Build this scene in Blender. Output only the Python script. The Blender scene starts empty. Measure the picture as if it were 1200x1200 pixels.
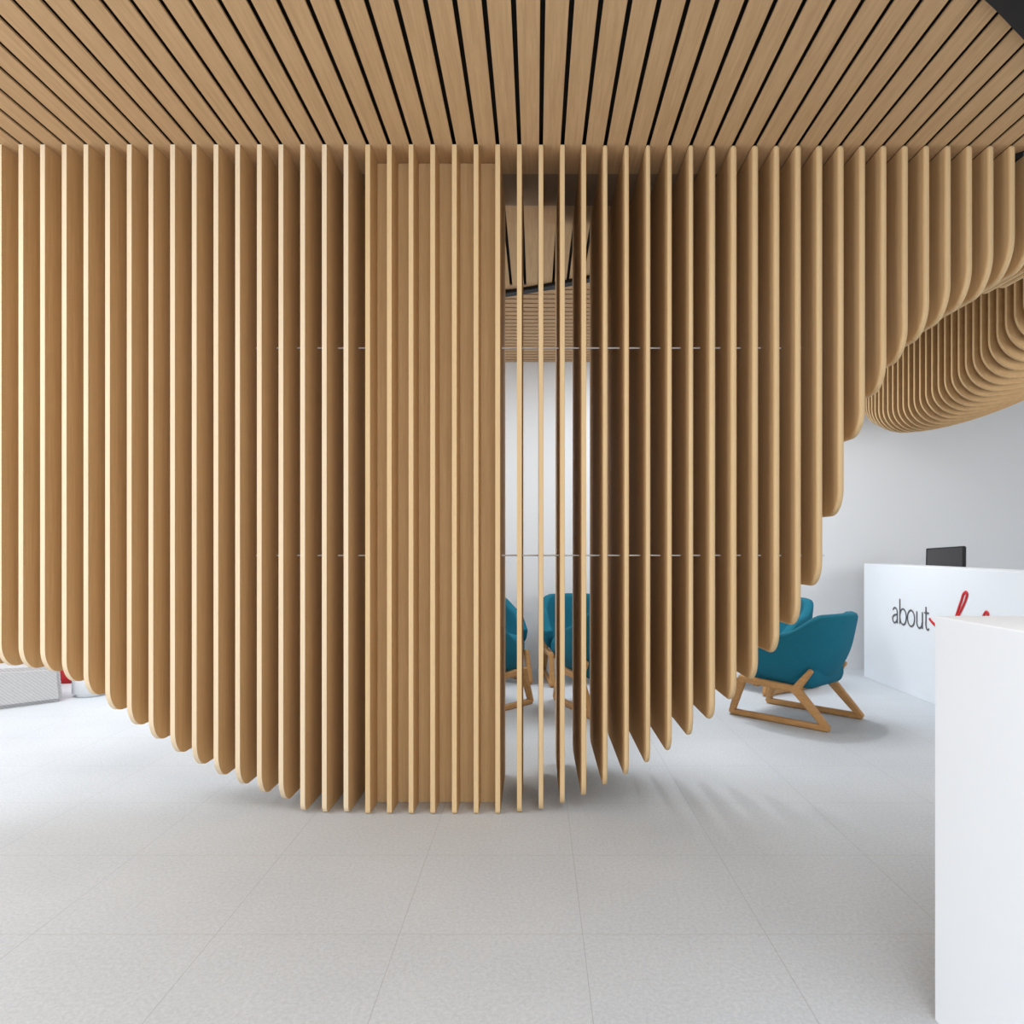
import bpy, bmesh, math, random
from mathutils import Vector, Matrix
random.seed(4)
scene=bpy.context.scene
COL=scene.collection
F=840.0; CH=1.27; VX=628.0; VY=640.0; YF=3.39; ZC=3.17

# ---------------- materials ----------------
def newmat(name):
    m=bpy.data.materials.new(name); m.use_nodes=True
    return m, m.node_tree, m.node_tree.nodes['Principled BSDF']
def plain(name,col,rough=0.5,metal=0.0,spec=0.5):
    m,nt,b=newmat(name)
    b.inputs['Base Color'].default_value=(*col,1); b.inputs['Roughness'].default_value=rough
    b.inputs['Metallic'].default_value=metal; b.inputs['Specular IOR Level'].default_value=spec
    return m
def wood(name,c1,c2,scale=(90,90,3),rough=0.7,spec=0.15):
    m,nt,b=newmat(name); N=nt.nodes; L=nt.links
    tc=N.new('ShaderNodeTexCoord'); mp=N.new('ShaderNodeMapping'); mp.inputs['Scale'].default_value=scale
    oi=N.new('ShaderNodeObjectInfo'); ad=N.new('ShaderNodeVectorMath'); ad.operation='ADD'
    cb=N.new('ShaderNodeCombineXYZ'); mu=N.new('ShaderNodeMath'); mu.operation='MULTIPLY'; mu.inputs[1].default_value=37
    L.new(oi.outputs['Random'],mu.inputs[0]); L.new(mu.outputs[0],cb.inputs[0]); L.new(mu.outputs[0],cb.inputs[2])
    L.new(tc.outputs['Object'],mp.inputs['Vector']); L.new(mp.outputs[0],ad.inputs[0]); L.new(cb.outputs[0],ad.inputs[1])
    n=N.new('ShaderNodeTexNoise'); n.inputs['Scale'].default_value=1.0; n.inputs['Detail'].default_value=8; n.inputs['Roughness'].default_value=0.75
    L.new(ad.outputs[0],n.inputs['Vector'])
    r=N.new('ShaderNodeValToRGB'); r.color_ramp.elements[0].position=0.34; r.color_ramp.elements[1].position=0.66
    r.color_ramp.elements[0].color=(*c1,1); r.color_ramp.elements[1].color=(*c2,1)
    L.new(n.outputs['Fac'],r.inputs['Fac']); L.new(r.outputs['Color'],b.inputs['Base Color'])
    b.inputs['Roughness'].default_value=rough; b.inputs['Specular IOR Level'].default_value=spec
    return m
M_fin=wood('oak_side',(0.595,0.385,0.19),(0.70,0.48,0.25),(90,90,3))
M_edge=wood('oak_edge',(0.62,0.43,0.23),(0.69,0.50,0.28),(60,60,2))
M_edge_lit=wood('oak_edge_painted_lit',(0.72,0.56,0.375),(0.79,0.645,0.455),(60,60,2))  # same oak edge, light from the left painted in as a paler tone
M_ceil=wood('oak_ceiling',(0.53,0.335,0.175),(0.66,0.44,0.24),(70,3,30))
M_ceilx=wood('oak_ceiling_cross',(0.54,0.335,0.18),(0.56,0.355,0.195),(1,8,8))
M_canopy=wood('oak_canopy',(0.48,0.295,0.14),(0.56,0.36,0.175),(20,60,20))
M_canopy_edge=wood('oak_canopy_edge',(0.58,0.385,0.195),(0.64,0.445,0.235),(20,60,20))
M_legs=wood('oak_legs',(0.46,0.24,0.09),(0.60,0.33,0.13),(10,40,40),0.5,0.3)
M_black=plain('black_void',(0.006,0.006,0.007),0.7)
M_ceil_shade=plain('ceiling_painted_shade',(0.34,0.235,0.15),0.8,0,0.1)  # shade behind the fin tops, painted as a darker brown
M_wall=plain('white_paint',(0.82,0.83,0.845),0.7,0,0.2)
M_white=plain('white_laminate',(0.89,0.94,1.0),0.6,0,0.15)
M_gray_text=plain('charcoal_letters',(0.10,0.10,0.11),0.5)
M_red=plain('red_letters',(0.65,0.015,0.02),0.4)
M_blackpl=plain('black_plastic',(0.012,0.012,0.014),0.45,0,0.3)
M_metal=plain('steel_rod',(0.8,0.8,0.8),0.4,0.3)
def fabric(name,c,sc=180,bs=0.15):
    m,nt,b=newmat(name); N=nt.nodes; L=nt.links
    tc=N.new('ShaderNodeTexCoord'); n=N.new('ShaderNodeTexNoise'); n.inputs['Scale'].default_value=sc
    L.new(tc.outputs['Object'],n.inputs['Vector'])
    r=N.new('ShaderNodeValToRGB'); r.color_ramp.elements[0].color=(c[0]*.75,c[1]*.75,c[2]*.75,1); r.color_ramp.elements[1].color=(c[0]*1.2,c[1]*1.2,c[2]*1.2,1)
    L.new(n.outputs['Fac'],r.inputs['Fac']); L.new(r.outputs['Color'],b.inputs['Base Color'])
    bp=N.new('ShaderNodeBump'); bp.inputs['Strength'].default_value=bs; L.new(n.outputs['Fac'],bp.inputs['Height']); L.new(bp.outputs[0],b.inputs['Normal'])
    b.inputs['Roughness'].default_value=0.9; b.inputs['Specular IOR Level'].default_value=0.2
    return m
M_teal=fabric('teal_wool',(0.012,0.145,0.215))
def scale_mat():
    m,nt,b=newmat('grey_embossed_textile'); N=nt.nodes; L=nt.links
    tc=N.new('ShaderNodeTexCoord'); v=N.new('ShaderNodeTexWave'); v.inputs['Scale'].default_value=22; v.inputs['Distortion'].default_value=2.5; v.inputs['Detail Scale'].default_value=3; v.inputs['Detail'].default_value=1; v.wave_type='BANDS'; v.bands_direction='DIAGONAL'
    L.new(tc.outputs['Object'],v.inputs['Vector'])
    r=N.new('ShaderNodeValToRGB'); r.color_ramp.elements[0].color=(0.46,0.46,0.47,1); r.color_ramp.elements[1].color=(0.55,0.55,0.56,1)
    L.new(v.outputs['Fac'],r.inputs['Fac']); L.new(r.outputs[0],b.inputs['Base Color'])
    bp=N.new('ShaderNodeBump'); bp.inputs['Strength'].default_value=0.2; bp.inputs['Distance'].default_value=0.005; L.new(v.outputs['Fac'],bp.inputs['Height']); L.new(bp.outputs[0],b.inputs['Normal'])
    b.inputs['Roughness'].default_value=0.85; return m
M_greyfab=scale_mat()
def floor_mat():
    m,nt,b=newmat('concrete_tile'); N=nt.nodes; L=nt.links
    tc=N.new('ShaderNodeTexCoord'); sx=N.new('ShaderNodeSeparateXYZ'); L.new(tc.outputs['Object'],sx.inputs[0])
    def line(out,off):
        a=N.new('ShaderNodeMath'); a.operation='ADD'; a.inputs[1].default_value=off; L.new(out,a.inputs[0])
        p=N.new('ShaderNodeMath'); p.operation='PINGPONG'; p.inputs[1].default_value=0.3; L.new(a.outputs[0],p.inputs[0])
        c=N.new('ShaderNodeMath'); c.operation='LESS_THAN'; c.inputs[1].default_value=0.0012; L.new(p.outputs[0],c.inputs[0]); return c.outputs[0]
    l1=line(sx.outputs[0],0.447+6.0); l2=line(sx.outputs[1],-2.345+6.0)
    mx=N.new('ShaderNodeMath'); mx.operation='MAXIMUM'; L.new(l1,mx.inputs[0]); L.new(l2,mx.inputs[1])
    n=N.new('ShaderNodeTexNoise'); n.inputs['Scale'].default_value=75; n.inputs['Detail'].default_value=7; n.inputs['Roughness'].default_value=0.8; L.new(tc.outputs['Object'],n.inputs['Vector'])
    n2=N.new('ShaderNodeTexNoise'); n2.inputs['Scale'].default_value=2.0; n2.inputs['Detail'].default_value=4; L.new(tc.outputs['Object'],n2.inputs['Vector'])
    r=N.new('ShaderNodeValToRGB'); r.color_ramp.elements[0].position=0.36;r.color_ramp.elements[1].position=0.64
    r.color_ramp.elements[0].color=(0.525,0.56,0.60,1); r.color_ramp.elements[1].color=(0.67,0.712,0.76,1); L.new(n.outputs['Fac'],r.inputs['Fac'])
    m2=N.new('ShaderNodeMixRGB'); m2.blend_type='SOFT_LIGHT'; m2.inputs[0].default_value=0.22; L.new(r.outputs[0],m2.inputs[1]); L.new(n2.outputs['Fac'],m2.inputs[2])
    mm=N.new('ShaderNodeMixRGB'); mm.inputs[2].default_value=(0.45,0.47,0.49,1); L.new(mx.outputs[0],mm.inputs[0]); L.new(m2.outputs[0],mm.inputs[1])
    L.new(mm.outputs[0],b.inputs['Base Color']); b.inputs['Roughness'].default_value=0.5; b.inputs['Specular IOR Level'].default_value=0.3
    return m
M_floor=floor_mat()

# ---------------- helpers ----------------
def obj(name,me,mats,loc=(0,0,0),rotz=0,parent=None,**props):
    o=bpy.data.objects.new(name,me); COL.objects.link(o); o.location=loc; o.rotation_euler=(0,0,rotz)
    for m in mats:
        if m.name not in [x.name for x in me.materials if x]: me.materials.append(m)
    if parent: o.parent=parent
    for k,v in props.items(): o[k]=v
    return o
def empty(name,loc,rotz=0,**props):
    o=bpy.data.objects.new(name,None); COL.objects.link(o); o.location=loc; o.rotation_euler=(0,0,rotz); o.empty_display_size=0.1
    for k,v in props.items(): o[k]=v
    return o
def addbox(bm,a,b,mi=0):
    vs=[bm.verts.new((x,y,z)) for x in (a[0],b[0]) for y in (a[1],b[1]) for z in (a[2],b[2])]
    for f in ((0,1,3,2),(4,6,7,5),(0,4,5,1),(2,3,7,6),(0,2,6,4),(1,5,7,3)):
        fc=bm.faces.new([vs[i] for i in f]); fc.material_index=mi
def mesh_from(bm,name,smooth=False):
    bmesh.ops.recalc_face_normals(bm,faces=bm.faces)
    me=bpy.data.meshes.new(name); bm.to_mesh(me); bm.free()
    if smooth:
        for p in me.polygons: p.use_smooth=True
    return me
def boxmesh(name,a,b,bev=0.0,seg=2):
    bm=bmesh.new(); addbox(bm,a,b)
    if bev>0: bmesh.ops.bevel(bm,geom=bm.edges[:],offset=bev,segments=seg,affect='EDGES',profile=0.5)
    return mesh_from(bm,name)
def bar(bm,p,q,w,t,up=Vector((0,1,0)),w2=None):
    p=Vector(p);q=Vector(q); d=(q-p).normalized(); s=up; n=d.cross(s).normalized(); w2=w2 or w
    p=p-d*w*0.3; q=q+d*w2*0.3
    vs=[]
    for c,ww in ((p,w),(q,w2)):
        for a,b_ in ((-1,-1),(1,-1),(1,1),(-1,1)): vs.append(bm.verts.new(c+n*a*ww/2+s*b_*t/2))
    for f in ((0,1,2,3),(7,6,5,4),(0,4,5,1),(1,5,6,2),(2,6,7,3),(3,7,4,0)): bm.faces.new([vs[i] for i in f])

# ---------------- room ----------------
S=dict(kind='structure')
obj('floor',boxmesh('floor',(-7,-3,-0.1),(6,7.6,0)),[M_floor],**S)
obj('wall_back',boxmesh('wall_back',(-7,7.4,0),(6,7.6,3.4)),[M_wall],**S)
obj('wall_left',boxmesh('wall_left',(-7,-3,0),(-6.8,7.4,3.4)),[M_wall],**S)
obj('wall_right',boxmesh('wall_right',(5.5,-3,0),(5.7,7.4,3.4)),[M_wall],**S)
def finx(k):
    px=634+(25.4*k if k<0 else 25.15*k); return (px-VX)*YF/F
bm=bmesh.new()
addbox(bm,(-7,-3,ZC+0.05),(6,7.6,ZC+0.15),1)
TH=0.009
for k in range(-66,50):
    a=finx(k)+0.0095; b=finx(k+1)-0.0095
    addbox(bm,(a,-1.5,ZC),(b,YF+0.27,ZC+TH),0)
    addbox(bm,(a,4.0,ZC),(b,5.22,ZC+TH),0)
addbox(bm,(-6.8,YF+0.27,ZC),(5.5,4.0,ZC+0.04),3)  # ceiling strip carrying the painted shade
y=5.22
while y<7.38:
    addbox(bm,(-6.8,y,ZC),(5.5,y+0.075,ZC+TH),2); y+=0.10
me=mesh_from(bm,'ceiling')
for m in (M_ceil,M_black,M_ceilx,M_ceil_shade): me.materials.append(m)
obj('ceiling',me,[],**S)
bm=bmesh.new()
pts=[(1.50,2.43),(1.594,2.494),(1.805,2.65),(2.3,2.95),(4.0,3.3),(4.0,1.2),(1.4,1.2)]
lo=[bm.verts.new((x,y,ZC-0.03)) for x,y in pts]; hi=[bm.verts.new((x,y,ZC-0.001)) for x,y in pts]
bm.faces.new(lo); bm.faces.new(hi[::-1])
for i in range(len(pts)): bm.faces.new([lo[i],lo[(i+1)%len(pts)],hi[(i+1)%len(pts)],hi[i]])
obj('trim_1',mesh_from(bm,'trim_1'),[M_black],**S)
bm=bmesh.new(); prev=None
for i in range(31):
    x=-2.5+i*0.17; yy=5.32-0.42*(x+0.23)-0.12*(x+0.23)**2
    row=[bm.verts.new((x,yy+dy,ZC-dz)) for dy,dz in ((0,0.001),(0.08,0.001),(0.08,0.025),(0,0.025))]
    if prev:
        for j in range(4): bm.faces.new([prev[j],prev[(j+1)%4],row[(j+1)%4],row[j]])
    else: bm.faces.new(row)
    prev=row
bm.faces.new(prev)
obj('trim_2',mesh_from(bm,'trim_2'),[M_black],**S)

# ---------------- fins ----------------
def finmesh(name,h,d,ry,rz,th=0.022,bry=0.08,brz=0.08,edge=None):
    prof=[(0,0)]
    prof.append((0,-(h-rz)))
    n=12
    for i in range(1,n+1):
        a=math.pi/2*i/n; prof.append((ry-ry*math.cos(a),-(h-rz)-rz*math.sin(a)))
    for i in range(0,n+1):
        a=math.pi/2*(1-i/n); prof.append((d-bry+bry*math.cos(a),-(h-brz)-brz*math.sin(a)))
    prof.append((d,0))
    bm=bmesh.new()
    A=[bm.verts.new((-th/2,y,z)) for y,z in prof]; B=[bm.verts.new((th/2,y,z)) for y,z in prof]
    bm.faces.new(A).material_index=0; bm.faces.new(B[::-1]).material_index=0
    for i in range(len(prof)):
        j=(i+1)%len(prof); f=bm.faces.new([A[i],B[i],B[j],A[j]]); f.material_index=1
    me=mesh_from(bm,name); me.materials.append(M_fin); me.materials.append(edge or M_edge)
    return me
bot={-28:778,-27:778,-26:779,-25:780,-24:783,-23:787,-22:799,-21:815,-20:833,-19:851,-18:868,-17:884,-16:898,-15:911,-14:922,-13:932,-12:940,-11:948,-10:952.5,-9:953.5,
0:948,1:941,2:932,3:920,4:908,5:894,6:880,7:862,8:843,9:820,10:796,11:768,12:735,13:688,14:604,15:510,16:457,17:419,18:392,19:372,20:354,21:340,22:322,23:308,24:298,25:290}
for k in range(-8,0): bot[k]=954.2
for k in sorted(bot):
    px_b=min(954.2,bot[k]+(4 if bot[k]>777 else 0))
    zb=max(0.0015,CH-(px_b-VY)*YF/F); h=ZC-zb
    if -8<=k<=-3: d=0.16; ry=0.015; rz=0.015; b2=0.01
    elif k==-2: d=0.6; ry=0.015; rz=0.015; b2=0.03
    else:
        if k<-8: d=0.55; ry=0.11; rz=0.12
        else:
            d=min(0.85,0.45+0.2*(k+1)); ry=0.05+0.005*max(0,k); rz=0.07+0.004*max(0,k)
            if k>=15: t=(k-14)/8; ry=0.12+0.04*t; rz=0.12+0.07*t; d=0.6
        b2=0.08
    if -11<=k<-8 or k in(-1,): ry=0.04; rz=0.04
    lab="tall oak ceiling-hung fin reaching the floor" if zb<0.06 else ("oak fin hanging from slatted ceiling with rounded lower corner" if zb<1.6 else "short oak fin under the ceiling with large rounded corner")
    o=obj('wooden_fin',finmesh('wooden_fin',h,d,ry,rz,th=0.022 if k<8 else 0.03,bry=b2,brz=b2,edge=M_edge_lit if k<-8 else M_edge),[],loc=(finx(k),YF,ZC),label=lab,category="wooden fin",group="oak fins of the curved partition")
    if k>=0:
        mb=o.modifiers.new('bullnose','BEVEL'); mb.width=0.003 if k<3 else (0.009 if k<8 else 0.0138); mb.segments=4; mb.limit_method='ANGLE'; mb.angle_limit=math.radians(50)
xl=finx(-8)-0.011; xr=finx(-2)-0.013
obj('column_cladding',boxmesh('column_cladding',(xl,YF+0.162,0.0),(xr,YF+0.60,ZC-0.002),0.003),[M_fin],label="flat oak veneer column casing behind the fins",category="column")
for (a,b) in ((-28,-8.3),(-1.9,14)):
    for z in (1.2235,2.262):
        bm=bmesh.new(); bmesh.ops.create_cone(bm,segments=10,radius1=0.004,radius2=0.004,depth=finx(b)-finx(a),cap_ends=True)
        bmesh.ops.rotate(bm,verts=bm.verts,matrix=Matrix.Rotation(math.pi/2,3,'Y'))
        obj('tie_rod',mesh_from(bm,'tie_rod'),[M_metal],loc=((finx(a)+finx(b))/2,YF+0.2,z),label="thin steel rod tying the oak fins together",category="rod",group="steel tie rods")
def interp(t,tab):
    n=len(tab)
    for i in range(n-1):
        a,va=tab[i]; b,vb=tab[i+1]
        if t<=b:
            p0=tab[max(0,i-1)][1]; p3=tab[min(n-1,i+2)][1]; u=(t-a)/(b-a)
            return 0.5*((2*va)+(-p0+vb)*u+(2*p0-5*va+4*vb-p3)*u*u+(-p0+3*va-3*vb+p3)*u**3)
    return tab[-1][1]
ZB=[(4.0,2.85),(4.5,2.63),(5.0,2.43),(5.5,2.31),(6.0,2.26),(6.5,2.30),(7.0,2.44)]
yy=4.36
while yy<6.95:
    zb=interp(yy,ZB); xl_=3.09+ (0.0 if yy<6.3 else (yy-6.3)**2*0.2); r=0.22; w=1.5
    prof=[(w,0),(0,0)]; h=ZC-zb
    rz=min(0.20,h*0.7)
    n=14
    prof.append((0,-(h-rz)))
    for i in range(1,n+1):
        a=math.pi/2*i/n; prof.append((r-r*math.cos(a),-(h-rz)-rz*math.sin(a)))
    rise=min(0.55,h*0.8)
    for i in range(1,13):
        t=i/12; prof.append((r+(w-r)*t,-h+rise*t**1.6))
    bm=bmesh.new(); th=0.022
    A=[bm.verts.new((x,-th/2,z)) for x,z in prof]; B=[bm.verts.new((x,th/2,z)) for x,z in prof]
    bm.faces.new(A); bm.faces.new(B[::-1])
    for i in range(len(prof)):
        j=(i+1)%len(prof); bm.faces.new([A[i],B[i],B[j],A[j]]).material_index=1
    me=mesh_from(bm,'canopy_fin'); me.materials.append(M_canopy); me.materials.append(M_canopy_edge)
    obj('canopy_fin',me,[],loc=(xl_,yy,ZC),label="curved oak fin of the canopy above reception desk",category="wooden fin",group="oak canopy fins above the desk")
    yy+=0.088

# ---------------- reception desk ----------------
desk=empty('reception_desk',(3.19,6.0,0),label="long white reception desk with lettering on its front",category="reception desk")
def child(name,me,mats,world,parent,**p):
    o=obj(name,me,mats,parent=parent,**p); o.location=Vector(world)-parent.location; return o
child('front_panel',boxmesh('desk_front',(0,-2.6,0),(0.30,0.97,1.10),0.004),[M_white],(3.19,6.0,0),desk)
child('worktop',boxmesh('desk_work',(0.302,-2.6,0.70),(0.95,0.97,0.74),0.004),[M_white],(3.19,6.0,0),desk)
child('end_panel',boxmesh('desk_end',(0.302,0.92,0),(0.95,0.97,0.698),0.002),[M_white],(3.19,6.0,0),desk)
child('end_panel',boxmesh('desk_end',(0.302,-2.6,0),(0.95,-2.55,0.698),0.002),[M_white],(3.19,6.0,0),desk)
def strokes(paths,name,mat,bev,handle='AUTO'):
    cu=bpy.data.curves.new(name,'CURVE'); cu.dimensions='3D'; cu.bevel_depth=bev; cu.bevel_resolution=2; cu.resolution_u=8; cu.use_fill_caps=True
    for pts in paths:
        closed=pts[0]==pts[-1]
        if closed: pts=pts[:-1]
        sp=cu.splines.new('BEZIER'); sp.bezier_points.add(len(pts)-1); sp.use_cyclic_u=closed
        for b,p in zip(sp.bezier_points,pts):
            b.co=p; b.handle_left_type=b.handle_right_type='AUTO' if len(pts)>2 else 'VECTOR'
    cu.materials.append(mat)
    t=bpy.data.objects.new('t',cu); COL.objects.link(t); bpy.context.view_layer.update()
    m=bpy.data.meshes.new_from_object(t.evaluated_get(bpy.context.evaluated_depsgraph_get())); bpy.data.objects.remove(t)
    for v in m.vertices: v.co.x=-0.004+(v.co.x+0.004)*0.35
    return m
def circ(cx,cy,rx,ry,n=12):
    p=[(cx+rx*math.cos(2*math.pi*i/n),cy+ry*math.sin(2*math.pi*i/n)) for i in range(n)]; return p+[p[0]]
L2=[[(0.10,0.86),(0.36,1.0),(0.62,0.88),(0.68,0.62),(0.68,0.35),(0.69,0.0)],
 [(0.68,0.58),(0.35,0.52),(0.10,0.40),(0.07,0.2),(0.22,0.02),(0.48,0.06),(0.68,0.26)],
 [(1.02,0.0),(1.02,1.62)],circ(1.44,0.5,0.42,0.5),circ(2.46,0.5,0.44,0.5),
 [(3.18,1.0),(3.18,0.5),(3.22,0.16),(3.45,0.0),(3.70,0.10),(3.82,0.36)],[(3.84,1.0),(3.84,0.0)],
 [(4.26,1.36),(4.26,0.6),(4.27,0.2),(4.40,0.0),(4.62,0.06)],[(4.10,1.0),(4.58,1.0)]]
sc_=0.60/4.62
oy,oz=6.41-6.0,0.59
pl=[[(-0.004,oy-x*sc_,oz+z*sc_*1.04) for x,z in p] for p in L2]
child('lettering',strokes(pl,'lettering',M_gray_text,0.0072),[],desk.location,desk,label="charcoal sans-serif letters reading about")
def onface(px,py):
    Y=F*3.186/(px-VX); return tuple(Vector((3.186,Y,CH-(py-VY)*Y/F))-desk.location)
P=[[(1089,725),(1094,731),(1101,736),(1110,736),(1119,727),(1127,713),(1132,701),(1133,695),(1130,695),(1126,705),(1121,720),(1117,733),(1116,740),(1123,731),(1130,724),(1135,727),(1136,736),(1144,734),(1151,724),(1157,718),(1157,724),(1154,733),(1158,738),(1166,732)]]
child('script_lettering',strokes([[onface(*q) for q in p] for p in P],'script',M_red,0.0125),[],desk.location,desk,label="flowing red handwritten script")

# foreground counter
obj('white_counter',boxmesh('counter_body',(0.0,-1.7,0),(0.6,0.922,1.083),0.003),[M_white],loc=(1.069,1.0,0),label="plain white block counter with flat top",category="counter")

# monitor
mon=empty('computer_monitor',(3.70,6.45,0.741),rotz=math.radians(128),label="black computer monitor standing on the reception desk",category="monitor")
def lchild(name,me,mats,parent,loc=(0,0,0),rot=None,**p):
    o=obj(name,me,mats,parent=parent,loc=loc,**p)
    if rot: o.rotation_euler=rot
    return o
lchild('base',boxmesh('mon_base',(-0.10,-0.08,0),(0.10,0.08,0.015),0.005),[M_blackpl],mon)
lchild('stand',boxmesh('mon_stand',(-0.03,-0.012,0.014),(0.03,0.02,0.33),0.005),[M_blackpl],mon)
lchild('housing',boxmesh('mon_h',(-0.165,-0.02,-0.12),(0.165,0.02,0.12),0.008),[M_blackpl],mon,(0,0.03,0.40),(math.radians(12),math.radians(4),0))
lchild('screen',boxmesh('mon_s',(-0.148,0.0,-0.100),(0.148,0.003,0.105),0.001),[plain('screen_glass',(0.035,0.035,0.04),0.3,0,0.4)],mon,(0,0.051,0.404),(math.radians(12),math.radians(4),0))

# ---------------- armchairs ----------------
def sm(t): t=max(0,min(1,t)); return t*t*(3-2*t)
def shell_mesh():
    bm=bmesh.new(); NU=40; NV=10; rows=[]
    for i in range(NU+1):
        s=-1+2*i/NU; a=abs(s); sg=1 if s>=0 else -1
        if a<0.6:
            th=a/0.6*math.pi/2; cx=math.cos(th)**0.8 if th<math.pi/2-1e-6 else 0.0; bx=-0.03-0.27*cx; by=0.335*math.sin(th)**0.9; wx=cx
        else: u=(a-0.6)/0.4; bx=-0.03+u*0.27; by=0.335-0.03*u*u; wx=0
        zt=0.79-0.14*sm((a-0.30)/0.32)-0.16*sm((a-0.6)/0.4)
        zlow=0.25+0.02*sm((a-0.5)/0.5)
        col=[]
        for j in range(NV+1):
            v=j/NV; z=zlow+(zt-zlow)*v
            sc=0.60+0.40*math.sin(min(1,v*1.6)*math.pi/2)**0.75
            x=bx*sc-0.22*(z-0.28)*wx; y=by*sc*(1+0.05*v)*sg
            if wx==0: x=x-0.05*(1-v)*u
            col.append(bm.verts.new((x,y,z)))
        rows.append(col)
    for i in range(NU):
        for j in range(NV): bm.faces.new([rows[i][j],rows[i+1][j],rows[i+1][j+1],rows[i][j+1]])
    bmesh.ops.recalc_face_normals(bm,faces=bm.faces)
    bmesh.ops.solidify(bm,geom=bm.faces[:],thickness=0.085)
    return mesh_from(bm,'armchair_backrest',True)
ME_shell=shell_mesh()
bm=bmesh.new(); addbox(bm,(-0.25,-0.26,0.262),(0.34,0.26,0.44))
bmesh.ops.bevel(bm,geom=bm.edges[:],offset=0.07,segments=6,affect='EDGES',profile=0.5)
ME_seat=mesh_from(bm,'armchair_seat',True)
def frame_mesh():
    bm=bmesh.new()
    t=0.045
    P=dict(a=(0.30,0,0.28),b=(-0.12,0,0.26),c=(-0.35,0,0.022),d=(0.39,0,0.022),e=(-0.23,0,0.40))
    bar(bm,P['a'],P['b'],0.05,t); bar(bm,P['b'],P['c'],0.07,t*0.98,w2=0.044); bar(bm,P['d'],P['c'],0.044,t*0.96); bar(bm,P['a'],P['d'],0.066,t*0.98,w2=0.044); bar(bm,P['b'],P['e'],0.06,t*0.94,w2=0.035)
    return mesh_from(bm,'side_frame')
ME_frame=frame_mesh()
bm=bmesh.new(); bar(bm,(0.20,-0.25,0.25),(0.20,0.25,0.25),0.04,0.03,Vector((0,0,1))); ME_cross=mesh_from(bm,'cross_rail')
for me_,m_ in ((ME_shell,M_teal),(ME_seat,M_teal),(ME_frame,M_legs),(ME_cross,M_legs)): me_.materials.append(m_)
def make_chair():
    c=empty('armchair',(0,0,0),category="armchair",group="teal lounge armchairs")
    b=lchild('backrest',ME_shell,[],c); m=b.modifiers.new('s','SUBSURF'); m.levels=1; m.render_levels=1
    lchild('seat',ME_seat,[],c)
    for sy in (1,-1):
        o=lchild('leg_frame',ME_frame,[],c,(0,sy*0.27,0.001)); mb=o.modifiers.new('b','BEVEL'); mb.width=0.014; mb.segments=3
    lchild('cross_rail',ME_cross,[],c)
    return c
proto=make_chair()
def copy_chair(loc,ang,label):
    n=proto.copy(); COL.objects.link(n); n.location=loc; n.rotation_euler=(0,0,math.radians(ang)); n['label']=label
    for ch in proto.children:
        k=ch.copy(); COL.objects.link(k); k.parent=n
    return n
proto.location=(1.95,5.33,0); proto.rotation_euler=(0,0,math.radians(133)); proto['label']="teal upholstered armchair with oak sled legs, back turned outward"
bpy.context.view_layer.update()
copy_chair((2.10,6.50,0),215,"teal armchair with oak legs beside another armchair near the wall")
copy_chair((0.55,5.65,0),110,"teal armchair with oak legs seen through gaps between fins")
copy_chair((0.38,6.85,0),-85,"teal armchair with oak legs close to the white wall")
copy_chair((-0.50,5.65,0),50,"teal armchair with oak legs behind the column casing")
copy_chair((-0.46,6.82,0),-65,"teal armchair with oak legs in front of the wall")

# ---------------- left items ----------------
bm=bmesh.new(); addbox(bm,(-0.65,-0.25,0.0),(0.65,0.25,0.36))
for v in bm.verts:
    if v.co.z>0.1:
        v.co.y*=0.94
        if v.co.x>0: v.co.z=0.29
        v.co.x*=0.97
bmesh.ops.bevel(bm,geom=bm.edges[:],offset=0.03,segments=4,affect='EDGES')
obj('ottoman',mesh_from(bm,'ottoman',False),[M_greyfab],loc=(-4.50,5.58,0.0),rotz=math.radians(45),label="low grey block ottoman with fine woven pattern",category="ottoman")
def roundpouf(name,r,h):
    bm=bmesh.new(); bmesh.ops.create_cone(bm,segments=40,radius1=r,radius2=r*0.95,depth=h,cap_ends=True)
    ed=[e for e in bm.edges if abs(e.verts[0].co.z-e.verts[1].co.z)<1e-5]
    bmesh.ops.bevel(bm,geom=ed,offset=0.03,segments=4,affect='EDGES')
    return mesh_from(bm,name,True)
obj('pouf',roundpouf('pouf',0.14,0.34),[M_wall],loc=(-3.80,6.12,0.17),label="low round white pouf",category="pouf")
obj('stool',roundpouf('stool',0.12,0.36),[M_red],loc=(-4.36,6.72,0.18),label="small round red stool",category="stool")

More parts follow.
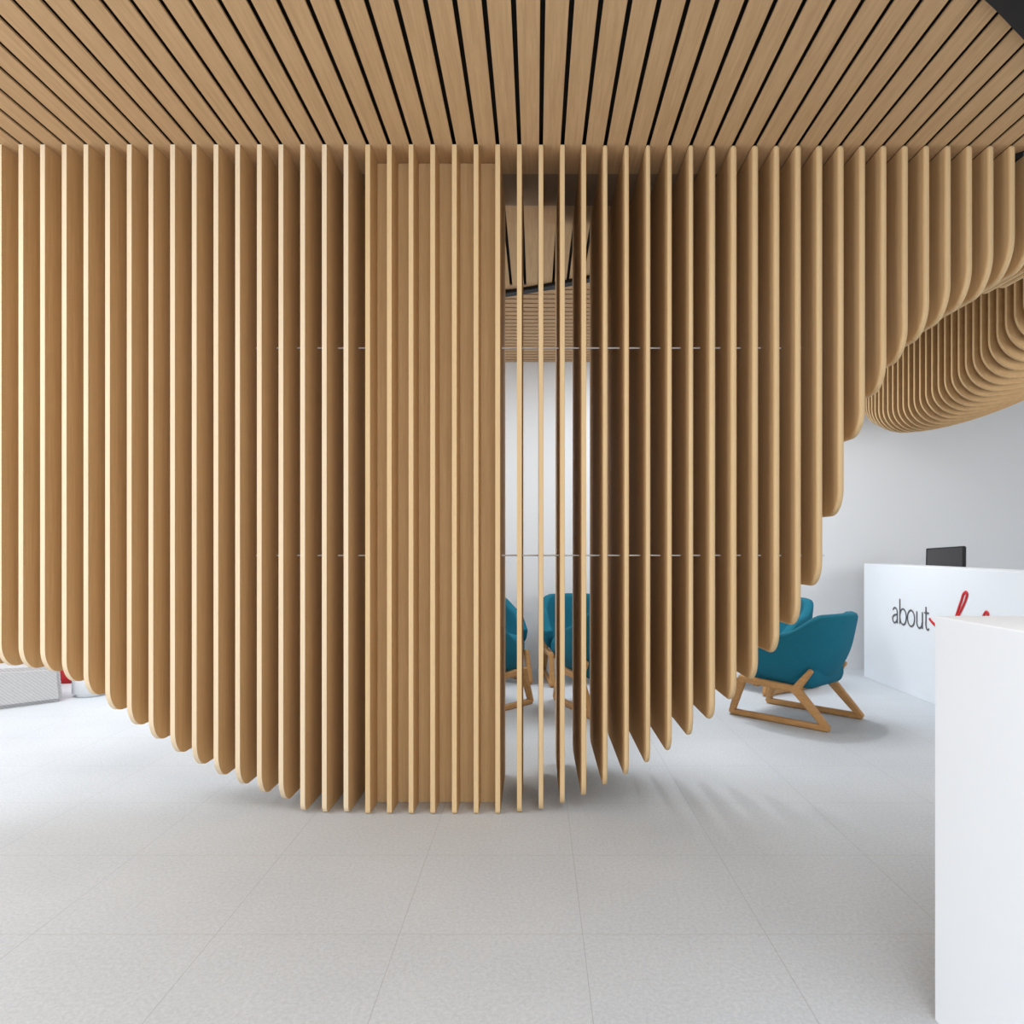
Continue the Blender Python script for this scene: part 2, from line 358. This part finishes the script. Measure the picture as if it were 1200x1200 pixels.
# ---------------- lights ----------------
w=bpy.data.worlds.new('w'); scene.world=w; w.use_nodes=True
w.node_tree.nodes['Background'].inputs[0].default_value=(0.90,0.952,1.0,1); w.node_tree.nodes['Background'].inputs[1].default_value=1.18
def area(loc,target,size,power,col=(0.91,0.957,1),sy=None):
    l=bpy.data.lights.new('area_light','AREA'); l.energy=power; l.size=size; l.color=col
    if sy: l.shape='RECTANGLE'; l.size_y=sy
    o=bpy.data.objects.new('area_light',l); COL.objects.link(o); o.location=loc
    o.rotation_euler=(Vector(target)-Vector(loc)).to_track_quat('-Z','Y').to_euler(); return o
area((-4.5,-0.5,2.0),(-1.5,3.4,1.2),2.0,105)
area((0.3,-2.2,1.8),(0.3,3.4,1.5),3.0,78)  # added frontal fill to brighten the fin sides, source unseen
area((-4.2,5.3,3.1),(-4.2,5.3,0),2.2,78)
area((-3.6,2.4,3.1),(-3.4,2.9,0),1.8,58)
area((1.0,0.6,2.95),(0.9,0.8,0),1.5,34)  # added fill for the counter top and near floor, out of view
area((1.5,6.2,3.1),(1.5,6.4,0),1.2,52)
area((-1.8,6.2,3.1),(-1.5,6.4,0),1.2,42)
area((4.4,3.0,1.9),(3.6,7.4,1.1),1.2,34)
def spot(loc,target,power,ang=80,blend=0.6,r=0.04,col=(1,1,1)):
    l=bpy.data.lights.new('spot_light','SPOT'); l.energy=power; l.spot_size=math.radians(ang); l.spot_blend=blend; l.shadow_soft_size=r; l.color=col
    o=bpy.data.objects.new('spot_light',l); COL.objects.link(o); o.location=loc
    o.rotation_euler=(Vector(target)-Vector(loc)).to_track_quat('-Z','Y').to_euler()
spot((0.55,6.3,3.05),(1.05,4.05,0),80,24,1.0,0.05)
spot((2.0,5.9,3.1),(2.2,5.6,0),70,80)
spot((0.4,0.3,0.35),(-2.6,3.4,0.62),42,30,1.0,0.15,(1,0.84,0.62))  # added warm low fill for the glow on the left fins, unseen
# ---------------- camera ----------------
cam=bpy.data.cameras.new('cam'); cam.sensor_width=36; cam.lens=F/1200*36; cam.shift_x=-28/1200; cam.shift_y=40/1200; cam.clip_start=0.05
co=bpy.data.objects.new('camera',cam); COL.objects.link(co); co.location=(0,0,CH); co.rotation_euler=(math.pi/2,0,0); scene.camera=co
scene.view_settings.view_transform='Standard'
